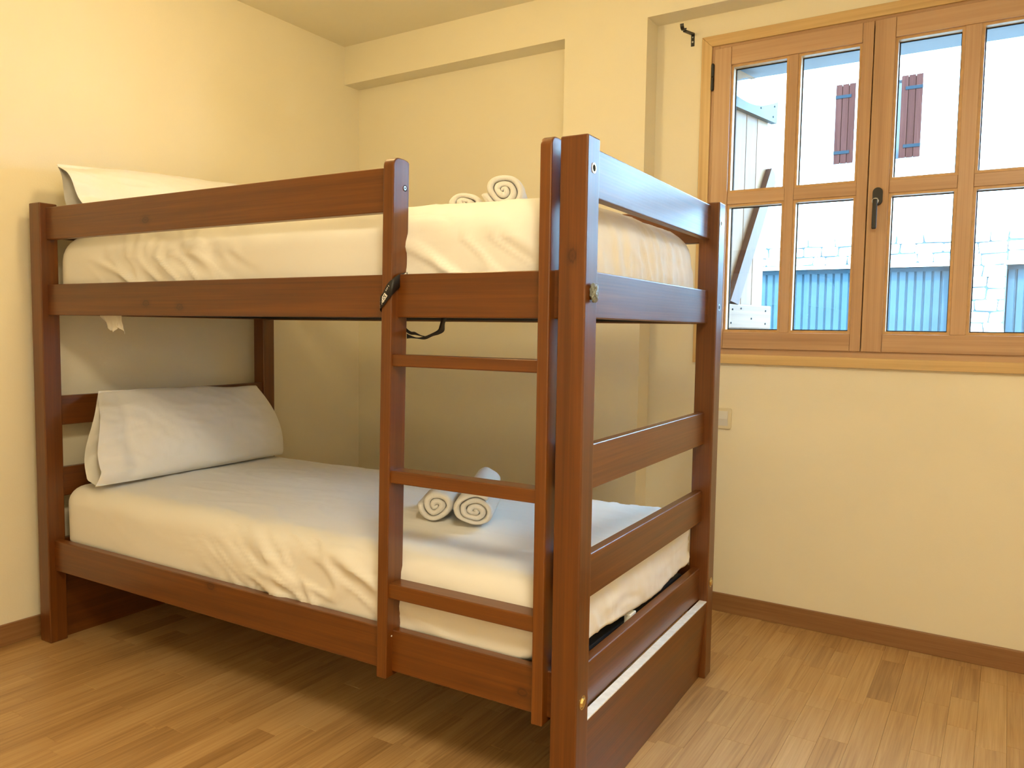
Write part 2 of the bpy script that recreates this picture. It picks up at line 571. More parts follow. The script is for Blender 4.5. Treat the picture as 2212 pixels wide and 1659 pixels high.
bbk = MB()
bbk.box(XN, RX, YN - 0.0125, YN, 0, 0.071, 0.002, axis=0)
bbk.box(XP, XN, YB - 0.0125, YB, 0, 0.071, 0.002, axis=0)
bbk.box(0.0125, XP, YA - 0.0125, YA, 0, 0.071, 0.002, axis=0)
tag(bbk.build('baseboard_back', 'skirt'), 'oak skirting board along the foot of the window wall', 'baseboard', kind='structure')
tag(MB().box(0, 0.0125, RY0, YA, 0, 0.071, 0.002, axis=1).build('baseboard_left', 'skirt'), 'oak skirting board beside the head of the bunk bed', 'baseboard', kind='structure')
tag(MB().box(RX - 0.0125, RX, RY0, YN, 0, 0.071, 0.002, axis=1).build('baseboard_right', 'skirt'), 'oak skirting board on the far side wall', 'baseboard', kind='structure')

# ------------------------------------------------------------------ window
win = empty('window_1', (2.355, YN, 0.955))
tag(win, 'double casement window in varnished pine with eight panes', 'window', kind='structure')
WO = (2.355, YN, 0.955)


def wpart(mb, name, mat, parent=win):
    return mb.build(name, mat, parent, WO)


CX0, CX1, CZ0, CZ1, CW = 1.746, 2.965, 0.955, 2.170, 0.039
y0c, y1c = 1.586, 1.6013
wpart(MB().prism([(CX0, CZ1), (CX1, CZ1), (CX1 - CW, CZ1 - CW), (CX0 + CW, CZ1 - CW)], y0c, y1c, axis=0, bev=0.0015), 'casing_board', 'casing')
wpart(MB().prism([(CX0, CZ0), (CX0 + CW, CZ0 + 0.035), (CX0 + CW, CZ1 - CW), (CX0, CZ1)], y0c, y1c, axis=2, bev=0.0015), 'casing_board', 'casing')
wpart(MB().prism([(CX1, CZ0), (CX1 - CW, CZ0 + 0.035), (CX1 - CW, CZ1 - CW), (CX1, CZ1)], y0c, y1c, axis=2, bev=0.0015), 'casing_board', 'casing')
wpart(MB().prism([(CX0, CZ0), (CX1, CZ0), (CX1 - CW, CZ0 + 0.035), (CX0 + CW, CZ0 + 0.035)], y0c - 0.004, y1c, axis=0, bev=0.0015), 'casing_board', 'casing')
fm = MB()
JX0, JX1, JZ0, JZ1 = CX0 + CW, CX1 - CW, CZ0 + 0.035, CZ1 - CW
fm.box(JX0 - 0.015, JX0 + 0.028, 1.594, 1.66, JZ0 - 0.015, JZ1 + 0.015, 0.001)
fm.box(JX1 - 0.028, JX1 + 0.015, 1.594, 1.66, JZ0 - 0.015, JZ1 + 0.015, 0.001)
fm.box(JX0 + 0.028, JX1 - 0.028, 1.5945, 1.66, JZ1 - 0.028, JZ1 + 0.015, 0.001)
fm.box(JX0 + 0.028, JX1 - 0.028, 1.5945, 1.66, JZ0 - 0.015, JZ0 + 0.030, 0.001)
wpart(fm, 'fixed_frame', 'sash')

SZ0, SZ1, MZ0, MZ1 = 1.012, 2.118, 1.5455, 1.588


def sash(xl, xr, sl, sr, mun, handle):
    """xl..xr outer, stile inner edges sl/sr, muntin (m0,m1)"""
    YF, YBK, YG = 1.582, 1.638, 1.622
    z0, z1 = 1.073, 2.053
    mb = MB()
    mb.box(xl, sl, YF, YBK, SZ0, SZ1, 0.0022, axis=2)
    mb.box(sr, xr, YF, YBK, SZ0, SZ1, 0.0022, axis=2)
    mb.box(sl + 0.0006, sr - 0.0006, YF + 0.0012, YBK, SZ0, z0, 0.0018, axis=0)
    mb.box(sl + 0.0006, sr - 0.0006, YF + 0.0012, YBK, z1, SZ1, 0.0018, axis=0)
    mb.box(mun[0], mun[1], YF + 0.004, YBK - 0.004, z0, z1, 0.0018, axis=2)
    mb.box(sl, mun[0] - 0.0005, YF + 0.005, YBK - 0.004, MZ0, MZ1, 0.0018, axis=0)
    mb.box(mun[1] + 0.0005, sr, YF + 0.005, YBK - 0.004, MZ0, MZ1, 0.0018, axis=0)
    if handle:
        mb.box(2.318, 2.372, YBK + 0.0006, YBK + 0.012, SZ0 + 0.01, SZ1 - 0.01, 0.001, axis=2)
    so = wpart(mb, 'casement', 'sash')
    for (a0, a1) in ((sl, mun[0]), (mun[1], sr)):
        for (c0, c1) in ((z0, MZ0), (MZ1, z1)):
            bd = MB()
            w = 0.009
            ya, yb = YF + 0.009, YG - 0.003
            for pts in ([(a0, c0), (a1, c0), (a1 - w, c0 + w), (a0 + w, c0 + w)], [(a1, c0), (a1, c1), (a1 - w, c1 - w), (a1 - w, c0 + w)],
                        [(a1, c1), (a0, c1), (a0 + w, c1 - w), (a1 - w, c1 - w)], [(a0, c1), (a0, c0), (a0 + w, c0 + w), (a0 + w, c1 - w)]):
                bd.prism(pts, ya, yb)
            wpart(bd, 'glazing_bead', 'bead', so)
            gk = MB()
            w2 = w + 0.0035
            for q in ((a0 + w - .001, a1 - w + .001, c0 + w - .001, c0 + w2), (a0 + w - .001, a1 - w + .001, c1 - w2, c1 - w + .001),
                      (a0 + w - .001, a0 + w2, c0 + w2, c1 - w2), (a1 - w2, a1 - w + .001, c0 + w2, c1 - w2)):
                gk.box(q[0], q[1], YG - 0.003, YG - 0.0005, q[2], q[3])
            wpart(gk, 'gasket', 'gasket', so)
            wpart(MB().box(a0 + 0.004, a1 - 0.004, YG - 0.0004, YG + 0.0036, c0 + 0.004, c1 - 0.004), 'pane', 'glass', so)
    return so


sash(1.798, 2.3405, 1.860, 2.306, (2.067, 2.098), False)
s2 = sash(2.3435, 2.913, 2.407, 2.851, (2.608, 2.653), True)
# handle: escutcheon, boss and lever
hd = MB()
pts = []
hx, hz0, hz1, hw = 2.375, 1.505, 1.565, 0.0155
for k in range(13):
    t = math.pi * k / 12
    pts.append((hx + hw * math.cos(t), hz1 - hw + hw * math.sin(t)))
for k in range(13):
    t = math.pi + math.pi * k / 12
    pts.append((hx + hw * math.cos(t), hz0 + hw + hw * math.sin(t)))
hd.prism(pts, 1.574, 1.5822, bev=0.001)
ho = wpart(hd, 'window_handle', 'black_metal', s2)
lv = MB()
lv.cyl((2.371, 1.574, 1.520), (2.371, 1.556, 1.517), 0.0115, 0.0105, 20)
wpart(lv, 'handle_boss', 'zinc', s2)
lv = MB()
lv.box(2.3635, 2.3785, 1.549, 1.558, 1.424, 1.524, 0.004, seg=3)
wpart(lv, 'handle_lever', 'black_metal', s2)
hg = MB()
for z in (2.062, 2.015):
    hg.cyl((1.7925, 1.580, z), (1.7925, 1.580, z - 0.044), 0.0058, n=14)
hg.cyl((1.7925, 1.580, 2.066), (1.7925, 1.580, 2.062), 0.0035, 0.0058, 14)
hg.cyl((1.7925, 1.580, 1.971), (1.7925, 1.580, 1.967), 0.0058, 0.0035, 14)
wpart(hg, 'hinge', 'black_metal')

# ------------------------------------------------------------------ curtain bracket and switch
br = empty('curtain_bracket', (1.705, YN, 2.165))
tag(br, 'black metal curtain rod bracket screwed to the wall beside the window', 'bracket')
BO3 = (1.705, YN, 2.165)
P = MB().box(1.698, 1.7115, YN - 0.0028, YN, 2.150, 2.198, 0.001)
P.build('back_plate', 'black_metal', br, BO3)
A = MB()
A.add([(1.698, YN - 0.003, 2.192), (1.7115, YN - 0.003, 2.192), (1.7115, YN - 0.003, 2.198), (1.698, YN - 0.003, 2.198),
       (1.690, YN - 0.068, 2.184), (1.7035, YN - 0.068, 2.184), (1.7035, YN - 0.068, 2.190), (1.690, YN - 0.068, 2.190)],
      [(0, 1, 2, 3), (4, 5, 6, 7), (0, 1, 5, 4), (1, 2, 6, 5), (2, 3, 7, 6), (3, 0, 4, 7)])
A.build('arm', 'black_metal', br, BO3)
cup = MB()
n = 12
vs, fs = [], []
for k in range(n + 1):
    t = math.radians(175 + 165 * k / n)
    for r in (0.0145, 0.0172):
        yy, zz = YN - 0.083 + r * math.cos(t), 2.202 + r * math.sin(t)
        vs += [(1.690, yy, zz), (1.7035, yy, zz)]
for k in range(n):
    a, b = 4 * k, 4 * (k + 1)
    fs += [(a, a + 1, b + 1, b), (a + 2, b + 2, b + 3, a + 3), (a, b, b + 2, a + 2), (a + 1, a + 3, b + 3, b + 1)]
fs += [(0, 2, 3, 1), (4 * n, 4 * n + 1, 4 * n + 3, 4 * n + 2)]
cup.add(vs, fs)
cup.build('cradle', 'black_metal', br, BO3)
for z in (2.183, 2.166):
    MB().cyl((1.7048, YN - 0.0028, z), (1.7048, YN - 0.0045, z), 0.0038 if z < 2.17 else 0.003, 0.002, 12).build('screw', 'zinc', br, BO3)

sw = empty('light_switch', (1.862, YN, 0.746))
tag(sw, 'cream light switch on the wall below the window', 'switch')
SO3 = (1.862, YN, 0.746)


def rrect(cx, cz, hw, hh, r, k=6):
    out = []
    for (sx, sz, a0) in ((1, 1, 0), (-1, 1, 90), (-1, -1, 180), (1, -1, 270)):
        for i in range(k + 1):
            t = math.radians(a0 + 90 * i / k)
            out.append((cx + sx * (hw - r) + r * math.cos(t), cz + sz * (hh - r) + r * math.sin(t)))
    return out


MB().prism(rrect(1.862, 0.746, 0.040, 0.040, 0.009), YN - 0.010, YN, bev=0.002).build('switch_plate', 'plastic', sw, SO3)
rk = MB()
rk.prism([(YN - 0.010, 0.718), (YN - 0.0105, 0.718), (YN - 0.0165, 0.745), (YN - 0.0125, 0.774), (YN - 0.010, 0.774)], 1.834, 1.890, plane='yz')
rk.build('rocker', 'plastic_w', sw, SO3)

# ------------------------------------------------------------------ ceiling lamp above the bed and an added fill lamp (both out of the picture)
lp = empty('ceiling_lamp', (LAMP_POS[0], LAMP_POS[1], ZC))
tag(lp, 'pendant ceiling lamp with a glowing globe over the bunk bed', 'lamp')
LO = (LAMP_POS[0], LAMP_POS[1], ZC)
MB().cyl((LO[0], LO[1], ZC), (LO[0], LO[1], ZC - 0.022), 0.10, 0.095, 40).build('lamp_base', 'plastic_w', lp, LO)
GZ = 2.16
MB().cyl((LO[0], LO[1], ZC - 0.02), (LO[0], LO[1], GZ + 0.095), 0.006, n=12).build('lamp_stem', 'plastic_w', lp, LO)
MB().cyl((LO[0], LO[1], GZ + 0.118), (LO[0], LO[1], GZ + 0.088), 0.030, 0.045, n=24).build('lamp_cap', 'plastic_w', lp, LO)
b = bmesh.new()
bmesh.ops.create_uvsphere(b, u_segments=32, v_segments=16, radius=0.09)
for v in b.verts:
    v.co += Vector((LO[0], LO[1], GZ))
MB().bm(b, smooth=True).build('lamp_diffuser', 'lamp', lp, LO, smooth=True)
fill_lp = empty('ceiling_lamp', (FILL_POS[0], FILL_POS[1], ZC))  # no known fixture: added to brighten the front faces of the bed
tag(fill_lp, 'unseen flat round lamp added as fill light over the free floor', 'lamp')
LO2 = (FILL_POS[0], FILL_POS[1], ZC)
MB().cyl((LO2[0], LO2[1], ZC), (LO2[0], LO2[1], ZC - 0.030), 0.28, 0.275, 48).build('lamp_base', 'plastic_w', fill_lp, LO2)
MB().cyl((LO2[0], LO2[1], ZC - 0.0305), (LO2[0], LO2[1], ZC - 0.042), 0.265, 0.250, 48).build('lamp_diffuser', 'fill_panel', fill_lp, LO2)

# ------------------------------------------------------------------ bunk bed
BO = (1.1, 0.49, 0.0)
bed = empty('bunk_bed', b2w(BO), BED_A)
tag(bed, 'brown stained wooden bunk bed with a ladder on its long side', 'bunk bed')
XH0, XH1, XF0, XF1 = 0.1005, 0.1605, 2.0395, 2.1005
Y0, Y1, Y2, Y3, ZT = 0.0, 0.058, 0.9190, 0.9785, 1.4576


def bp(mb, name, mat='bed', parent=bed, **kw):
    return mb.build(name, mat, parent, BO, **kw)


for (a0, a1, c0, c1, kn) in ((XF0, XF1, Y0, Y1, [(2.071, 0.0, 1.221)]), (XH0, XH1, Y0, Y1, None), (XH0, XH1, Y2, Y3, None), (XF0, XF1, Y2, Y3, None)):
    bp(MB().box(a0, a1, c0, c1, 0, ZT, 0.0035, axis=2, seg=3), 'post', knots=kn, kaxis=2)

RZ = dict(guard=(1.3400, 1.4430), upper=(1.0955, 1.1955), lower=(0.2450, 0.3470))
YR0, YR1 = 0.0209, 0.0470
bp(MB().box(XH1 - 0.005, 1.606, YR0, YR1, *RZ['guard'], 0.003, seg=3), 'guard_rail', knots=[(0.677, YR0, 1.3736)])
bp(MB().box(XH1 - 0.005, XF0 + 0.005, YR0, YR1, *RZ['upper'], 0.003, seg=3), 'side_rail', knots=[(0.672, YR0, 1.1324), (0.825, YR0, 1.1213)])
bp(MB().box(XH1 - 0.005, XF0 + 0.005, YR0, YR1, *RZ['lower'], 0.003, seg=3), 'side_rail', knots=[(0.9424, YR0, 0.334), (1.96, YR0, 0.285)])
for kk, (c0, c1) in RZ.items():
    bp(MB().box(XH1 - 0.005, XF0 + 0.005, Y3 - 0.047, Y3 - 0.021, c0, c1, 0.003, seg=3), 'guard_rail' if kk == 'guard' else 'side_rail')
ER = ((1.3480, 1.4500), (1.0970, 1.1965), (0.7300, 0.8280), (0.4900, 0.5870), (0.2450, 0.3455))
for (c0, c1) in ER:
    bp(MB().box(2.0490, 2.0735, Y1 - 0.004, Y2 + 0.004, c0, c1, 0.003, seg=3, axis=1), 'end_rail')
    bp(MB().box(XH0 + 0.027, XH0 + 0.0515, Y1 - 0.004, Y2 + 0.004, c0, c1, 0.003, seg=3, axis=1), 'end_rail')

# boards filling the ends down to the floor; the foot one leans in at the bottom
LEAN = lambda p: (p[0] - 0.0185 * (0.2455 - p[2]) / 0.2455, p[1], p[2])
fb = bp(MB().box(2.0768, 2.0993, Y1 + 0.0005, Y2 - 0.0005, 0.0, 0.2435, 0.0012, axis=1, warp=LEAN), 'end_panel')
bp(MB().box(2.0770, 2.0990, Y1 + 0.0006, Y2 - 0.0006, 0.2430, 0.2458, axis=1), 'panel_edge_glare', 'edge_glare', fb)  # thin strip whitened to stand for daylight on the panel top
bp(MB().box(XH0 + 0.014, XH0 + 0.036, Y1 + 0.0005, Y2 - 0.0005, 0.0, 0.2435, 0.0012, axis=1), 'end_panel')

# ladder
YS0, YS1 = -0.002, 0.0560
SB0 = 0.2330


def stile(xa, xb, dx, ztop):
    b = bmesh.new()
    prof = [(YS0, SB0), (YS1, SB0), (YS1, ztop - 0.007)]
    R = 0.020
    prof += [(YS1 - 0.006, ztop - 0.002), (YS1 - 0.02, ztop)]
    for k in range(7):
        t = math.radians(90 + 90 * k / 6)
        prof.append((YS0 + R + R * math.cos(t), ztop - R + R * math.sin(t)))
    mb = MB()
    mb.prism(prof, xa, xb, plane='yz', axis=2, bev=0.0028)
    mb.v = [(p[0] + dx * (1.44 - p[2]) / 1.2, p[1], p[2]) for p in mb.v]
    b.free()
    return mb


bp(stile(1.586, 1.6165, -0.018, 1.4600), 'ladder_stile')
bp(stile(1.9945, 2.0215, 0.0, 1.4630), 'ladder_stile')
for (zf0, zf1) in ((0.982, 1.0095), (0.7075, 0.7375), (0.430, 0.4655)):
    zm = (zf0 + zf1) / 2
    xs = 1.6165 - 0.018 * (1.44 - zm) / 1.2
    mb = MB()
    mb.box(xs - 0.012, 1.9945 + 0.012, 0.004, 0.050, zf0, zf1, 0.0028, axis=0, seg=3)
    bp(mb, 'ladder_rung')


# bolts, holes and plugs
def ring_x(x, y, z, ro, ri, depth, mat, hole=True):
    r = MB()
    n = 24
    vs, fs = [], []
    for (rr, xx) in ((ro, x), (ro, x + 0.0008), (ri, x + 0.0008), (ri, x + 0.0001)):
        for i in range(n):
            t = 2 * math.pi * i / n
            vs.append((xx, y + rr * math.cos(t), z + rr * math.sin(t)))
    for q in range(3):
        for i in range(n):
            j = (i + 1) % n
            fs.append((q * n + i, q * n + j, (q + 1) * n + j, (q + 1) * n + i))
    r.add(vs, fs)
    bp(r, 'bolt_rim', mat)
    if hole:
        bp(MB().cyl((x + 0.0001, y, z), (x + 0.0003, y, z), ri, n=24), 'bolt_hole', 'hole')


ring_x(XF1, 0.0293, 1.3952, 0.0105, 0.0068, 0.01, 'brass')
ring_x(XF1, 0.9371, 1.3959, 0.0105, 0.0068, 0.01, 'brass')
ring_x(XF1, 0.9430, 1.1463, 0.0105, 0.0068, 0.01, 'zinc')
ring_x(XF1, 0.0290, 0.2950, 0.0150, 0.0115, 0.01, 'brass', False)
ring_x(XF1, 0.9500, 0.2978, 0.0150, 0.0115, 0.01, 'brass', False)
for y, z in ((0.0290, 0.2950), (0.9500, 0.2978)):
    mb = MB().cyl((XF1, y, z), (XF1 + 0.004, y, z), 0.0115, 0.0085, 6)
    bp(mb, 'bolt_head', 'brass')
xs = 1.6165 - 0.018 * (1.44 - 1.3945) / 1.2
bp(MB().cyl((xs + 0.0002, 0.0405, 1.3945), (xs + 0.0006, 0.0405, 1.3945), 0.0072, n=20), 'bolt_hole', 'hole')
mb = MB().cyl((xs + 0.0006, 0.0390, 1.3945), (xs + 0.0014, 0.0390, 1.3945), 0.0050, n=16)
bh = bp(mb, 'bolt_head', 'zinc')
bp(MB().cyl((xs + 0.0014, 0.0390, 1.3945), (xs + 0.0017, 0.0390, 1.3945), 0.0022, n=6), 'bolt_socket', 'hole', bh)
xb = 1.6165 - 0.018 * (1.44 - 0.33) / 1.2
bp(MB().cyl((xb - 0.0002, 0.0165, 0.334), (xb + 0.0008, 0.0165, 0.334), 0.002, n=10), 'nail_head', 'white_print')


def lump(name, c, rx, ry, rz, label):
    b = bmesh.new()
    bmesh.ops.create_icosphere(b, subdivisions=4, radius=1.0)
    for v in b.verts:
        n_ = v.co.normalized()
        k = 0.84 + 0.30 * mnoise.noise(n_ * 2.0 + Vector(c) * 7) + 0.16 * abs(mnoise.noise(n_ * 6.0 + Vector(c) * 3))
        v.co = Vector((c[0] + rx * n_.x * k, c[1] + ry * n_.y * k, c[2] + rz * n_.z * k))
    mb = MB()
    mb.bm(b, 0)
    o = mb.build(name, 'foil', None, c, 'bed')
    tag(o, label, 'foil')
    return o


lump('foil_plug', (XF1 + 0.0065, 0.0290, 1.1483), 0.0085, 0.0155, 0.0215, 'crumpled silver foil stuck over a bolt hole on the near foot post')
lump('foil_plug', (1.9905, 0.050, 1.3860), 0.0085, 0.014, 0.0145, 'crumpled grey foil pressed on the inner side of the ladder stile')


# ------------------------------------------------------------------ slatted bases
def slat_base(z0, z1, label):
    x0, x1, y0, y1 = 0.170, 2.030, 0.070, 0.910
    o3 = ((x0 + x1) / 2, (y0 + y1) / 2, z0)
    e = empty('slatted_base', b2w(o3), BED_A)
    tag(e, label, 'bed base')
    t = 0.030
    for (a0, a1, c0, c1) in ((x0, x1, y0, y0 + t), (x0, x1, y1 - t, y1), (x0, x0 + t, y0 + t, y1 - t), (x1 - t, x1, y0 + t, y1 - t)):
        MB().box(a0, a1, c0, c1, z0, z1 + (0.014 if a0 > 1 and z0 < 1 else 0), 0.004).build('frame_tube', 'base_fabric', e, o3)
    for k in range(14):
        cx = x0 + 0.09 + k * (x1 - x0 - 0.18) / 13
        MB().box(cx - 0.032, cx + 0.032, y0 + 0.008, y1 - 0.008, z1 - 0.012, z1 - 0.002, 0.002, axis=1).build('slat', 'slat', e, o3)
    return e


slat_base(0.280, 0.318, 'black framed slatted base under the lower mattress')
slat_base(1.100, 1.150, 'black framed slatted base under the upper mattress')
# ledger strips on the inner faces of the side rails carry the bases
for (z0, z1) in ((0.256, 0.280), (1.0965, 1.100)):
    for (c0, c1) in ((YR1, YR1 + 0.035), (Y3 - 0.047 - 0.035, Y3 - 0.047)):
        bp(MB().box(XH1 + 0.01, XF0 - 0.02, c0, c1, z0, z1), 'ledger')
bp(MB().box(2.0305, 2.0480, 0.42, 0.46, 0.312, 0.349, 0.002), 'base_tag', 'white_print')


# ------------------------------------------------------------------ mattresses
def fbm(p, o=3):
    s, a = 0.0, 1.0
    for _ in range(o):
        s += a * mnoise.noise(p)
        p = p * 2.03
        a *= 0.5
    return s


def ridge(p):
    n_ = mnoise.noise(p) / 0.20
    return math.exp(-n_ * n_)


def mattress(name, lo, hi, rt, rb, crown, seed, label, folds, foot=0.0):
    lo, hi = Vector(lo), Vector(hi)

    def ticks(a, b, r0, r1, n):
        out = [a + r0 * (1 - math.cos(math.pi / 2 * i / 6)) * 1.0 for i in range(7)]
        m = [a + r0 + (b - r1 - a - r0) * i / n for i in range(1, n)]
        return out + m + [b - r1 * (1 - math.cos(math.pi / 2 * i / 6)) for i in range(6, -1, -1)]
    rs = max(rt, 0.06)
    X, Y, Z = ticks(lo.x, hi.x, rs, rs, 190), ticks(lo.y, hi.y, rs, rs, 84), ticks(lo.z, hi.z, rb, rt, 14)
    idx, vs, fs = {}, [], []

    def vid(i, j, k):
        key = (i, j, k)
        if key not in idx:
            idx[key] = len(vs)
            p = Vector((X[i], Y[j], Z[k]))
            r = rt if p.z > (lo.z + hi.z) / 2 else rb
            q = Vector((min(max(p.x, lo.x + rs), hi.x - rs), min(max(p.y, lo.y + rs), hi.y - rs), min(max(p.z, lo.z + r), hi.z - r)))
            d = p - q
            if d.length > 1e-9:
                sc = Vector((rs, rs, r))
                dn = Vector((d.x / sc.x, d.y / sc.y, d.z / sc.z))
                dn.normalize()
                p = q + Vector((dn.x * sc.x, dn.y * sc.y, dn.z * sc.z))
                nrm = Vector((dn.x / sc.x, dn.y / sc.y, dn.z / sc.z)).normalized()
            else:
                nrm = Vector((0, 0, 1))
            u = (p.x - lo.x) / (hi.x - lo.x)
            v = (p.y - lo.y) / (hi.y - lo.y)
            top = max(0.0, nrm.z)
            p.z += crown * top * (1 - (2 * u - 1) ** 4) * (1 - (2 * v - 1) ** 2)
            side = 1.0 - abs(nrm.z)
            s = Vector((p.x, p.y, p.z)) + Vector((seed, seed * 2, 0))
            h = 0.006 * fbm(Vector((s.x * 2.2, s.y * 2.2, s.z * 3)), 2)
            # sheet pulled over the sides: folds falling diagonally to the foot
            dg = Vector((s.x * 5.0 + s.z * 9.0, s.y * 5.0 + s.z * 4.0, s.z * 2.2 + seed))
            am = max(0.0, mnoise.noise(Vector((s.x * 1.7, s.y * 2.0, seed))) + 0.35)
            h += folds * side * am * max(0.0, ridge(dg) - 0.30) * (0.008 if nrm.x > 0.5 else 0.026)
            dg2 = Vector((s.x * 13.0 + s.z * 18.0, s.y * 11.0 + s.z * 8, s.z * 5.0 + seed * 3))
            h += folds * (0.30 if nrm.x > 0.2 else 0.30 + 0.7 * side) * am * max(0.0, ridge(dg2) - 0.35) * 0.014
            if nrm.x > 0.3:
                pl = ridge(Vector((s.y * 14.0 + s.z * 5.0, s.z * 2.5, seed + 4.0)))
                h += folds * nrm.x * max(0.0, pl - 0.25) * (0.004 if foot else 0.008)
            # light creases across the top
            dt = Vector((s.x * 2.6 - s.y * 3.0, s.y * 9.0 + s.x * 3.0, seed))
            h += folds * top * max(0.0, ridge(dt) - 0.62) * 0.006
            if nrm.z < -0.5:
                h = 0.0
            p += nrm * h
            if p.z < lo.z:
                p.z = lo.z
            if foot:
                f_ = min(1.0, max(0.0, (u - 0.93) / 0.05))
                f_ *= f_ * (3 - 2 * f_) * (0.75 + 0.35 * math.sin(v * 7.0 + 0.4))
                p.z += foot * f_ * max(0.0, 1.0 - (p.z - lo.z) / 0.12)
            vs.append(p)
        return idx[key]
    nx, ny, nz = len(X) - 1, len(Y) - 1, len(Z) - 1
    for i in range(nx):
        for j in range(ny):
            fs.append((vid(i, j, nz), vid(i + 1, j, nz), vid(i + 1, j + 1, nz), vid(i, j + 1, nz)))
            fs.append((vid(i, j, 0), vid(i, j + 1, 0), vid(i + 1, j + 1, 0), vid(i + 1, j, 0)))
    for i in range(nx):
        for k in range(nz):
            fs.append((vid(i, 0, k), vid(i + 1, 0, k), vid(i + 1, 0, k + 1), vid(i, 0, k + 1)))
            fs.append((vid(i, ny, k), vid(i, ny, k + 1), vid(i + 1, ny, k + 1), vid(i + 1, ny, k)))
    for j in range(ny):
        for k in range(nz):
            fs.append((vid(0, j, k), vid(0, j, k + 1), vid(0, j + 1, k + 1), vid(0, j + 1, k)))
            fs.append((vid(nx, j, k), vid(nx, j + 1, k), vid(nx, j + 1, k + 1), vid(nx, j, k + 1)))
    mb = MB()
    mb.add(vs, fs, smooth=True)
    o3 = ((lo.x + hi.x) / 2, (lo.y + hi.y) / 2, lo.z)
    o = mb.build(name, 'sheet', None, o3, 'bed', smooth=True)
    tag(o, label, 'mattress')
    return o


mattress('mattress', (0.150, 0.050, 0.318), (2.046, 0.925, 0.526), 0.060, 0.030, 0.010, 1.3,
         'white sheeted mattress on the lower bunk', 1.0, 0.036)
mattress('mattress', (0.135, 0.050, 1.150), (2.040, 0.920, 1.362), 0.088, 0.030, 0.024, 5.1,
         'white sheeted mattress on the upper bunk', 1.0)


# ------------------------------------------------------------------ pillows
def pillow(name, c, T, seed, label, flap=0.10, gap=0.020, lift=0.0):
    """c: corners BL, BR, TL, TR (bottom/top edge; L = open near end); two sheets swelling apart"""
    BL, BR, TL, TR = (Vector(q) for q in c)
    NU, NV = 72, 40
    up = ((TL - BL) + (TR - BR)).normalized()
    al = ((BR - BL) + (TR - TL)).normalized()
    nr = al.cross(up).normalized()
    if nr.x < 0:
        nr = -nr
    mb = MB()
    grids = []
    for side in (1, -1):
        vs, fs = [], []
        for i in range(NU + 1):
            u = i / NU
            for j in range(NV + 1):
                v = j / NV
                p = (BL * (1 - u) + BR * u) * (1 - v) + (TL * (1 - u) + TR * u) * v
                uu = max(0.0, (u - flap) / (1 - flap))
                su = (max(0.0, math.sin(math.pi * min(1, uu * 0.94 + 0.03)))) ** 0.55 if u > flap else 0.0
                sv = (max(0.0, math.sin(math.pi * v ** 0.85))) ** 0.55
                th = T * su * sv
                if u <= flap + 0.16:
                    k = 1 - min(1, max(0, (u - flap) / 0.16))
                    th = max(th, gap * k * min(1.0, v * 9.0) * (1 - v) ** 0.8)
                w = 0.004 * fbm(Vector((u * 6 + seed, v * 3, side * 3.0)), 3)
                ed = math.exp(-((1 - u) / 0.16)) + math.exp(-max(0, u - flap) / 0.12)
                w += 0.010 * ed * mnoise.noise(Vector((v * 7.0, u * 5.0, seed + side)))
                w += 0.006 * max(0.0, ridge(Vector((u * 7 + v * 5, v * 4.5 - u * 2, seed + side))) - 0.55)
                q = p + nr * (side * th + w * (1 if 0 < i < NU and 0 < j < NV else 0))
                # gathered corners
                dip = -0.030 * math.sin(math.pi * min(1, v * 1.05)) * max(0.0, (u - 0.75) / 0.25) ** 2
                q -= al * dip
                if u < flap + 0.12:
                    kf = 1 - u / (flap + 0.12)
                    q += nr * (0.020 * kf * math.sin(v * 8.0 + seed + (0.5 if side > 0 else 0)))
                    q -= al * (0.014 * kf * math.sin(v * 5.2 + seed * 2))
                q += up * (0.008 * mnoise.noise(Vector((u * 4 + seed, 3.1, 0))) * v)
                vs.append(q)
        for i in range(NU):
            for j in range(NV):
                a, b_, c_, d_ = i * (NV + 1) + j, (i + 1) * (NV + 1) + j, (i + 1) * (NV + 1) + j + 1, i * (NV + 1) + j + 1
                fs.append((a, b_, c_, d_) if side > 0 else (a, d_, c_, b_))
        mb.add(vs, fs, smooth=True)
    o3 = tuple((BL + BR) / 2)
    o = mb.build(name, 'case', None, o3, 'bed', smooth=True)
    b = bmesh.new()
    b.from_mesh(o.data)
    bmesh.ops.remove_doubles(b, verts=b.verts, dist=0.0004)
    b.to_mesh(o.data)
    b.free()
    tag(o, label, 'pillow')
    return o


pillow('pillow', ((0.345, 0.035, 0.542), (0.300, 0.890, 0.536), (0.205, 0.165, 0.845), (0.195, 0.845, 0.822)), 0.072, 2.2,
       'white pillow propped against the headboard of the lower bunk', flap=0.11, gap=0.050)
pillow('pillow', ((0.300, 0.060, 1.400), (0.300, 0.880, 1.400), (0.190, 0.052, 1.590), (0.190, 0.870, 1.640)), 0.070, 8.4,
       'white pillow at the head of the upper bunk', flap=0.13, gap=0.046)


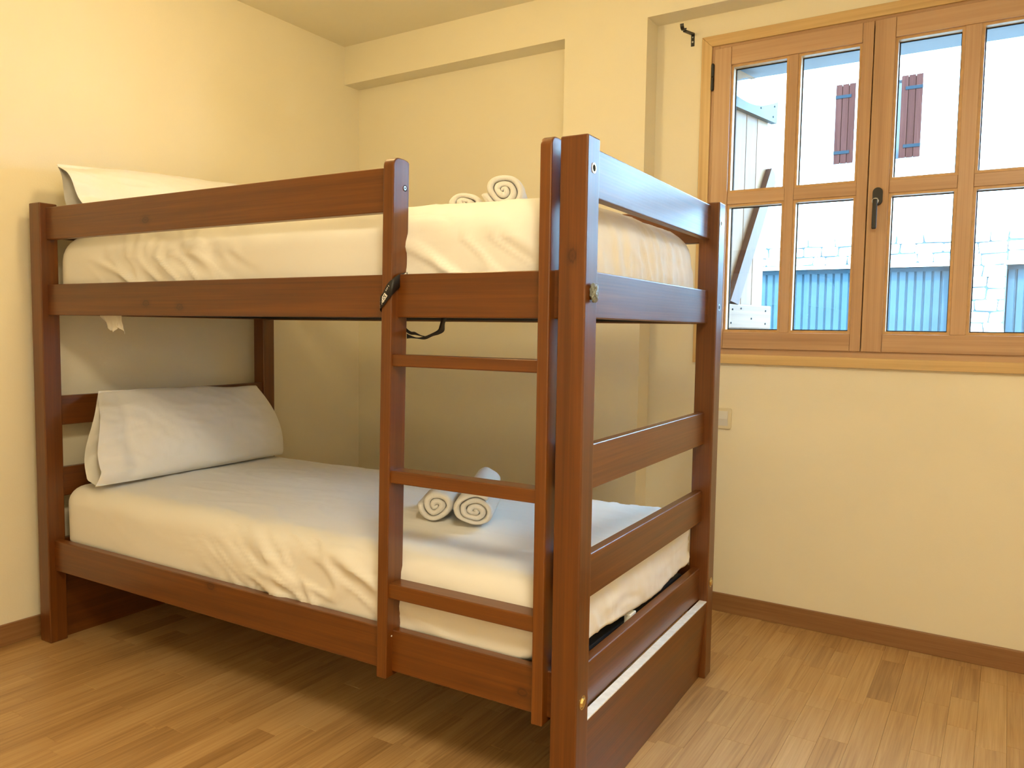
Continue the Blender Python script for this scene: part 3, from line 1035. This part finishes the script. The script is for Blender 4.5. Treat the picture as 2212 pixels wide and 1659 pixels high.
# ------------------------------------------------------------------ rolled towels
def towel(c, rx, rz, length, ang, seed, label, turns=3.1, group=None):
    """c: centre of the near end; ang: direction of the roll axis in the bed frame"""
    n = 150
    th = rx * 0.90 / turns * 0.97
    r0 = 0.005
    a_tot = turns * 2 * math.pi
    pts_o, pts_i = [], []
    for i in range(n + 1):
        t = i / n
        a = -a_tot * t + seed
        rad = r0 + (1.0 - r0) * 1.0 * t
        rr = 0.10 + 0.90 * t
        wob = 1 + 0.05 * math.sin(2 * a + seed) + 0.035 * math.sin(3 * a + 2 * seed)
        ro = rx * rr * wob
        ri = max(0.0008, ro - th)
        pts_o.append((ro * math.cos(a), ro * math.sin(a)))
        pts_i.append((ri * math.cos(a), ri * math.sin(a)))
    m_ = 14
    vs, fs = [], []
    d = Vector((math.cos(ang), math.sin(ang), 0))
    sd_ = Vector((d.y, -d.x, 0))
    for k in range(m_ + 1):
        s = k / m_
        # soft rounded ends
        e = min(s, 1 - s) * length
        sh = 1.0 - 0.10 * max(0.0, 1 - e / 0.012) ** 2
        for (po, pi_) in zip(pts_o, pts_i):
            for q, kk in ((po, sh), (pi_, 2 - sh)):
                cs = 0.0025 * mnoise.noise(Vector((q[0] * 30, q[1] * 30, s * 5 + seed)))
                P_ = Vector(c) + d * (s * length) + sd_ * (q[0] * kk + cs) + Vector((0, 0, q[1] * kk * rz / rx + cs))
                vs.append(P_)
    w = 2 * (n + 1)
    for k in range(m_):
        for i in range(n):
            a, b_ = k * w + 2 * i, k * w + 2 * (i + 1)
            a2, b2 = a + w, b_ + w
            fs += [(a, a2, b2, b_), (a + 1, b_ + 1, b2 + 1, a2 + 1)]
        for i in (0, n):
            a = k * w + 2 * i
            fs.append((a, a + 1, a + w + 1, a + w))
    for k in (0, m_):
        for i in range(n):
            a, b_ = k * w + 2 * i, k * w + 2 * (i + 1)
            fs.append((a, b_, b_ + 1, a + 1))
    mb = MB()
    mb.add(vs, fs, smooth=True)
    o3 = (c[0], c[1], min(v.z for v in vs))
    o = mb.build('rolled_towel', 'terry', None, o3, 'bed', smooth=True)
    b = bmesh.new()
    b.from_mesh(o.data)
    bmesh.ops.recalc_face_normals(b, faces=list(b.faces))
    b.to_mesh(o.data)
    b.free()
    tag(o, label, 'towel', group)
    return o


GL, GU = 'rolled towels on the lower bunk', 'rolled towels on the upper bunk'
TA = math.radians(116)
towel((1.512, 0.312, 0.584), 0.054, 0.050, 0.22, TA, 0.6, 'smaller rolled white towel nearer the pillow on the lower bunk', 2.6, GL)
towel((1.636, 0.318, 0.583), 0.063, 0.052, 0.24, TA, 2.1, 'larger rolled white towel nearer the foot of the lower bunk', 3.2, GL)
towel((1.470, 0.600, 0.572), 0.048, 0.040, 0.22, TA, 4.0, 'rolled white towel lying behind two others on the lower bunk', 2.9, GL)
towel((1.529, 0.405, 1.420), 0.050, 0.034, 0.22, TA, 1.2, 'low flattened rolled white towel on the upper bunk', 2.2, GU)
towel((1.664, 0.400, 1.443), 0.064, 0.057, 0.24, TA, 3.3, 'tall thick rolled white towel on the upper bunk', 3.0, GU)

# ------------------------------------------------------------------ sheet corner hanging out under the upper rail
sc_ = MB()
NU, NV = 20, 14
top_pts = [(0.372, 0.062, 1.1005), (0.410, 0.070, 1.101), (0.440, 0.064, 1.101), (0.470, 0.060, 1.1005), (0.482, 0.066, 1.1005)]
bot_pts = [(0.392, 0.064, 1.082), (0.425, 0.070, 1.050), (0.446, 0.066, 1.044), (0.468, 0.062, 1.066), (0.498, 0.066, 1.040)]


def lerp_poly(pts, t):
    s = t * (len(pts) - 1)
    i = min(int(s), len(pts) - 2)
    return Vector(pts[i]).lerp(Vector(pts[i + 1]), s - i)


vs, fs = [], []
for i in range(NU + 1):
    for j in range(NV + 1):
        a, b_ = lerp_poly(top_pts, i / NU), lerp_poly(bot_pts, i / NU)
        q = a.lerp(b_, j / NV)
        q.y += 0.006 * math.sin(i * 1.1) * (j / NV) + 0.003 * mnoise.noise(q * 60)
        vs.append(q)
for i in range(NU):
    for j in range(NV):
        a = i * (NV + 1) + j
        fs.append((a, a + NV + 1, a + NV + 2, a + 1))
sc_.add(vs, fs, smooth=True)
so_ = sc_.build('hanging_cloth', 'case', None, (0.435, 0.065, 1.10), 'bed', smooth=True)
sm_ = so_.modifiers.new('thick', 'SOLIDIFY')
sm_.thickness = 0.0008
tag(so_, 'crumpled corner of white cloth hanging below the upper side rail', 'cloth')

# ------------------------------------------------------------------ lanyard tied round the ladder
LA = (1.598, 0.0, 1.16)
la = empty('lanyard', b2w(LA), BED_A)
tag(la, 'black printed lanyard looped round the ladder at the upper rail', 'lanyard')


def ribbon(rows, name, mat='strap', parent=la, thick=0.0007, sub=6):
    """rows of (edge point a, edge point b); smooth strip through them"""
    fine = []
    for i in range(len(rows) - 1):
        p0, p1, p2, p3 = rows[max(0, i - 1)], rows[i], rows[i + 1], rows[min(len(rows) - 1, i + 2)]
        for k in range(sub):
            t = k / sub
            row = []
            for e in (0, 1):
                a, b_, c_, d_ = (Vector(q[e]) for q in (p0, p1, p2, p3))
                row.append(0.5 * ((2 * b_) + (c_ - a) * t + (2 * a - 5 * b_ + 4 * c_ - d_) * t * t + (3 * b_ - a - 3 * c_ + d_) * t ** 3))
            fine.append(row)
    fine.append([Vector(rows[-1][0]), Vector(rows[-1][1])])
    mb = MB()
    vs = [p for r in fine for p in r]
    fs = [(2 * i, 2 * i + 1, 2 * i + 3, 2 * i + 2) for i in range(len(fine) - 1)]
    mb.add(vs, fs, smooth=True)
    o = mb.build(name, mat, parent, LA, smooth=True)
    md = o.modifiers.new('thick', 'SOLIDIFY')
    md.thickness = thick
    md.offset = 0
    return o


sx0, sx1 = 1.5805, 1.6140           # the stile's sides at this height
ribbon([((sx0 - 0.003, 0.052, 1.116), (sx0 - 0.003, 0.052, 1.094)),
        ((sx0 - 0.0032, 0.018, 1.124), (sx0 - 0.0032, 0.018, 1.101)),
        ((sx0 - 0.0015, -0.0036, 1.139), (sx0 - 0.0015, -0.0036, 1.112)),
        ((1.590, -0.0048, 1.154), (1.590, -0.0048, 1.121)),
        ((1.602, -0.0048, 1.172), (1.604, -0.0048, 1.136)),
        ((sx1 + 0.0015, -0.0036, 1.183), (sx1 + 0.0015, -0.0036, 1.147)),
        ((sx1 + 0.0034, 0.016, 1.194), (sx1 + 0.0034, 0.016, 1.162)),
        ((sx1 + 0.0034, 0.040, 1.2005), (sx1 + 0.0034, 0.040, 1.184)),
        ((sx1 + 0.003, 0.058, 1.2025), (sx1 + 0.003, 0.058, 1.195))], 'strap_band')
ribbon([((sx0 - 0.003, 0.052, 1.116), (sx0 - 0.003, 0.052, 1.094)), ((1.590, 0.060, 1.094), (1.590, 0.060, 1.076)),
        ((1.606, 0.060, 1.072), (1.606, 0.060, 1.062)), ((1.6225, 0.056, 1.0635), (1.6225, 0.056, 1.0560)), ((1.636, 0.054, 1.0625), (1.638, 0.054, 1.0555)),
        ((1.655, 0.052, 1.0555), (1.657, 0.052, 1.0525)), ((1.672, 0.052, 1.0525), (1.674, 0.052, 1.0495))], 'strap_tail')
ribbon([((1.606, 0.062, 1.058), (1.606, 0.062, 1.046)), ((1.6225, 0.058, 1.0535), (1.6225, 0.058, 1.0475)), ((1.642, 0.055, 1.0495), (1.642, 0.055, 1.0468)),
        ((1.665, 0.053, 1.0525), (1.667, 0.053, 1.0455)), ((1.686, 0.052, 1.0595), (1.690, 0.052, 1.0535)), ((1.704, 0.052, 1.068), (1.708, 0.052, 1.058)),
        ((1.709, 0.052, 1.078), (1.722, 0.052, 1.066)), ((1.714, 0.052, 1.092), (1.724, 0.052, 1.084)), ((1.722, 0.054, 1.104), (1.732, 0.054, 1.100))], 'strap_tail')


def text_on(body, size, p0, dvec, name, mat='white_print', clipx=None, y=-0.0056, shear=0.0, bold=0.0):
    """flat lettering on the front of the strap; reads along dvec (x,z) from p0"""
    cu = bpy.data.curves.new('lettering', 'FONT')
    cu.body = body
    cu.size = size
    cu.offset = bold
    cu.shear = shear
    cu.extrude = 0.0
    tmp = bpy.data.objects.new('lettering', cu)
    col.objects.link(tmp)
    bpy.context.view_layer.update()
    me = bpy.data.meshes.new_from_object(tmp.evaluated_get(bpy.context.evaluated_depsgraph_get()))
    bpy.data.objects.remove(tmp)
    d = Vector((dvec[0], dvec[1])).normalized()
    u = Vector((-d.y, d.x))
    b = bmesh.new()
    b.from_mesh(me)
    for v in b.verts:
        q = Vector(p0) + d * v.co.x + u * v.co.y
        v.co = Vector((q.x, y, q.y))
    if clipx is not None:
        bmesh.ops.bisect_plane(b, geom=list(b.verts) + list(b.edges) + list(b.faces), plane_co=(clipx, 0, 0), plane_no=(-1, 0, 0), clear_outer=True)
    mb = MB()
    mb.bm(b)
    return mb.build(name, mat, la, LA)


text_on('ESPOT', 0.0150, (1.5945, 1.1520), (-0.62, -0.785), 'lettering', clipx=1.5806, shear=-0.0, bold=0.0004)
ic = MB()
for k, (yy, zz, a) in enumerate(((0.0375, 1.1965, 0.5), (0.0385, 1.1925, -0.6), (0.0415, 1.1945, 1.2))):
    dy, dz = 0.006 * math.cos(a), 0.006 * math.sin(a)
    ny_, nz_ = -0.0013 * math.sin(a), 0.0013 * math.cos(a)
    x_ = sx1 + 0.0042
    ic.add([(x_, yy - dy - ny_, zz - dz - nz_), (x_, yy + dy - ny_, zz + dz - nz_), (x_, yy + dy + ny_, zz + dz + nz_), (x_, yy - dy + ny_, zz - dz + nz_)], [(0, 1, 2, 3)])
ic.build('printed_mark', 'white_print', la, LA)
pk = MB()
for k, s in enumerate((0.0, 0.004, 0.0075, 0.0125)):
    x_, z_ = 1.5975 + s * 0.62, 1.1570 + s * 0.785
    pk.add([(x_ - 0.0010, -0.0056, z_ + 0.0012), (x_ + 0.0012, -0.0056, z_ - 0.0014), (x_ + 0.0021, -0.0056, z_ - 0.0004), (x_ - 0.0001, -0.0056, z_ + 0.0022)], [(0, 1, 2, 3)])
pk.build('printed_mark', 'white_print', la, LA)

# ------------------------------------------------------------------ open wooden shutter outside the window
SH = (1.785, 1.78)
SANG = math.radians(78)
sh = empty('window_shutter', (SH[0], SH[1], 1.07), SANG)
tag(sh, 'open pine plank shutter with a diagonal brace outside the window', 'shutter')


def shp(mb, name, mat):
    """local x along the shutter, local y towards the room side (negative y faces +X room)"""
    return mb.build(name, mat, sh, (0, 0, 1.07))


edges = (0.0, 0.080, 0.168, 0.260, 0.357)
for i in range(4):
    shp(MB().box(edges[i] + 0.0015, edges[i + 1] - 0.0015, 0.0, 0.020, 1.072, 1.985, 0.002, axis=2), 'plank', 'warm_plank')
# upper brace with a hollow top edge
pts = [(0.004, 1.964), (0.386, 1.964), (0.392, 2.056)]
for k in range(1, 14):
    t = k / 14
    pts.append((0.392 - 0.388 * t, 2.056 - 0.046 * t - 0.030 * math.sin(math.pi * t)))
pts.append((0.004, 2.016))
shp(MB().prism(pts, -0.024, 0.0, axis=0), 'top_brace', 'weather')
pts = [(0.0, 2.122), (0.0, 2.050)]
for k in range(0, 11):
    t = k / 10
    pts.append((0.030 + 0.20 * t, 2.052 + 0.069 * math.sin(math.pi / 2 * t)))
shp(MB().prism(pts, -0.002, 0.020, axis=2), 'head_board', 'warm_plank')
shp(MB().box(0.0, 0.03, 0.0005, 0.0195, 1.98, 2.06, axis=2), 'hanging_stile', 'weather')
shp(MB().box(0.004, 0.398, -0.024, 0.0, 1.088, 1.187, 0.005, axis=0), 'bottom_brace', 'warm_plank')
dg = MB()
a, b_ = Vector((0.060, 1.187)), Vector((0.372, 1.760))
dd = (b_ - a).normalized()
nn = Vector((-dd.y, dd.x))
w = 0.040
P4 = [a - nn * w + dd * 0.02, b_ - nn * w - dd * 0.03, b_ - nn * w * 0.3, b_ + nn * w * 0.6, a + nn * w * 0.6]
dg.prism([(q.x, q.y) for q in P4], -0.026, 0.0, axis=2)
shp(dg, 'diagonal_brace', 'brace')
for (s, z) in ((0.03, 1.995), (0.36, 2.03), (0.24, 2.0), (0.35, 1.985), (0.06, 1.165), (0.05, 1.11), (0.13, 1.17), (0.345, 1.165), (0.345, 1.11), (0.22, 1.13)):
    shp(MB().cyl((s, -0.024, z), (s, -0.0256, z), 0.004, n=10), 'screw', 'iron')

# ------------------------------------------------------------------ house across the street
FY = 12.0


def fp(px, py):
    p = on_y(px, py, FY)
    return p.x, p.z


bl = empty('facing_house', (3.0, FY, -0.15))
tag(bl, 'sunlit white rendered house with a stone ground floor across the street', 'building')
HB = (3.0, FY, -0.15)


def fpart(mb, name, mat, parent=bl):
    return mb.build(name, mat, parent, HB)


st_z = fp(1900, 512)[1]
dr_z = fp(1900, 579)[1]
d1x1, d2x0 = fp(2050, 640)[0], fp(2172, 640)[0]
d1x0, d2x1 = d1x1 - 3.4, d2x0 + 2.8
wx0, wx1 = fp(1847, 270)[0], fp(1944, 270)[0]
wz0, wz1 = fp(1900, 347)[1], fp(1900, 173)[1]
mb = MB()
mb.box(-6.0, wx0, FY, FY + 0.4, st_z, 6.8)
mb.box(wx1, 12.0, FY, FY + 0.4, st_z, 6.8)
mb.box(wx0, wx1, FY, FY + 0.4, st_z, wz0)
mb.box(wx0, wx1, FY, FY + 0.4, wz1, 6.8)
fpart(mb, 'rendered_wall', 'plaster')
mb = MB()
mb.box(-6.0, d1x0, FY - 0.02, FY + 0.4, -0.15, st_z)
mb.box(d1x1, d2x0, FY - 0.02, FY + 0.4, -0.15, st_z)
mb.box(d2x1, 12.0, FY - 0.02, FY + 0.4, -0.15, st_z)
mb.box(d1x0, d1x1, FY - 0.02, FY + 0.4, dr_z, st_z)
mb.box(d2x0, d2x1, FY - 0.02, FY + 0.4, dr_z, st_z)
fpart(mb, 'ground_floor_wall', 'mortar')
r2 = random.Random(11)


def stones(x0, x1, z0, z1):
    nz_ = max(1, round((z1 - z0) / 0.16))
    hz_ = (z1 - z0) / nz_
    for k in range(nz_):
        x = x0
        while x < x1 - 0.05:
            L = min(r2.uniform(0.18, 0.5), x1 - x)
            if x1 - x - L < 0.08:
                L = x1 - x
            mb = MB()
            d = r2.uniform(0.035, 0.07)
            jz = r2.uniform(0.004, 0.016)
            ta_ = r2.uniform(-0.05, 0.05)
            xm_ = x + L / 2
            mb.box(x + r2.uniform(0.002, 0.014), x + L - r2.uniform(0.002, 0.014), FY - 0.02 - d, FY, z0 + k * hz_ + jz, z0 + (k + 1) * hz_ + r2.uniform(-0.012, 0.006), 0.018, seg=1,
                   warp=lambda p, ta_=ta_, xm_=xm_: (p[0] + 0.02 * mnoise.noise(Vector(p) * 9), p[1], p[2] + ta_ * (p[0] - xm_) + 0.02 * mnoise.noise(Vector(p) * 7)))
            fpart(mb, 'stone', 'stone')
            x += L


stones(d1x0 + 0.4, d1x1, dr_z + 0.05, st_z + 0.02)
stones(d1x1, d2x0, 0.75, st_z + 0.02)
stones(d2x0, d2x0 + 1.0, dr_z + 0.05, st_z + 0.02)
for (a0, a1) in ((d1x0, d1x1), (d2x0, d2x1)):
    dmb = MB().box(a0 - 0.04, a1 + 0.04, FY - 0.05, FY + 0.1, dr_z, dr_z + 0.06)
    fpart(dmb, 'lintel', 'stone')
    e = MB().box(a0, a1, FY + 0.14, FY + 0.16, -0.15, dr_z)
    do = fpart(e, 'garage_door', 'garage')
    n_ = int((a1 - a0) / 0.115)
    for k in range(n_):
        x0_ = a0 + (a1 - a0) * k / n_
        x1_ = a0 + (a1 - a0) * (k + 1) / n_
        fpart(MB().prism([(x0_ + 0.004, FY + 0.14), (x0_ + 0.020, FY + 0.112), (x1_ - 0.020, FY + 0.112), (x1_ - 0.004, FY + 0.14)], -0.13, dr_z - 0.06, plane='xy', axis=2), 'door_panel', 'garage', do)
fpart(MB().box(wx0, wx1, FY + 0.16, FY + 0.18, wz0, wz1), 'window_glazing', 'dark_glass')
for side, (xa, xb_) in enumerate(((fp(1804, 270)[0], wx0), (wx1, fp(1992, 250)[0]))):
    zz0, zz1 = wz0, wz1
    so2 = fpart(MB().box(xa + 0.01, xb_ - 0.01, FY - 0.030, FY - 0.001, zz0 + 0.02, zz1 - 0.02), 'house_shutter', 'brown_sh')
    nb = 3
    for k in range(nb):
        q0, q1 = xa + (xb_ - xa) * k / nb, xa + (xb_ - xa) * (k + 1) / nb
        fpart(MB().box(q0 + 0.004, q1 - 0.004, FY - 0.05, FY - 0.030, zz0, zz1, 0.003, axis=2), 'shutter_plank', 'brown_sh', so2)
    for z in (zz1 - 0.19, zz0 + 0.17):
        if side == 0:
            h0, h1 = xa + 0.0, xb_ - 0.06
        else:
            h0, h1 = xa + 0.06, xb_
        fpart(MB().box(h0, h1, FY - 0.058, FY - 0.050, z - 0.025, z + 0.025, 0.003), 'strap_hinge', 'iron', so2)
tag(MB().box(-8, 14, 2.05, FY + 0.5, -0.4, -0.15).build('street', 'asphalt'), 'narrow street between the two houses', 'street', kind='structure')
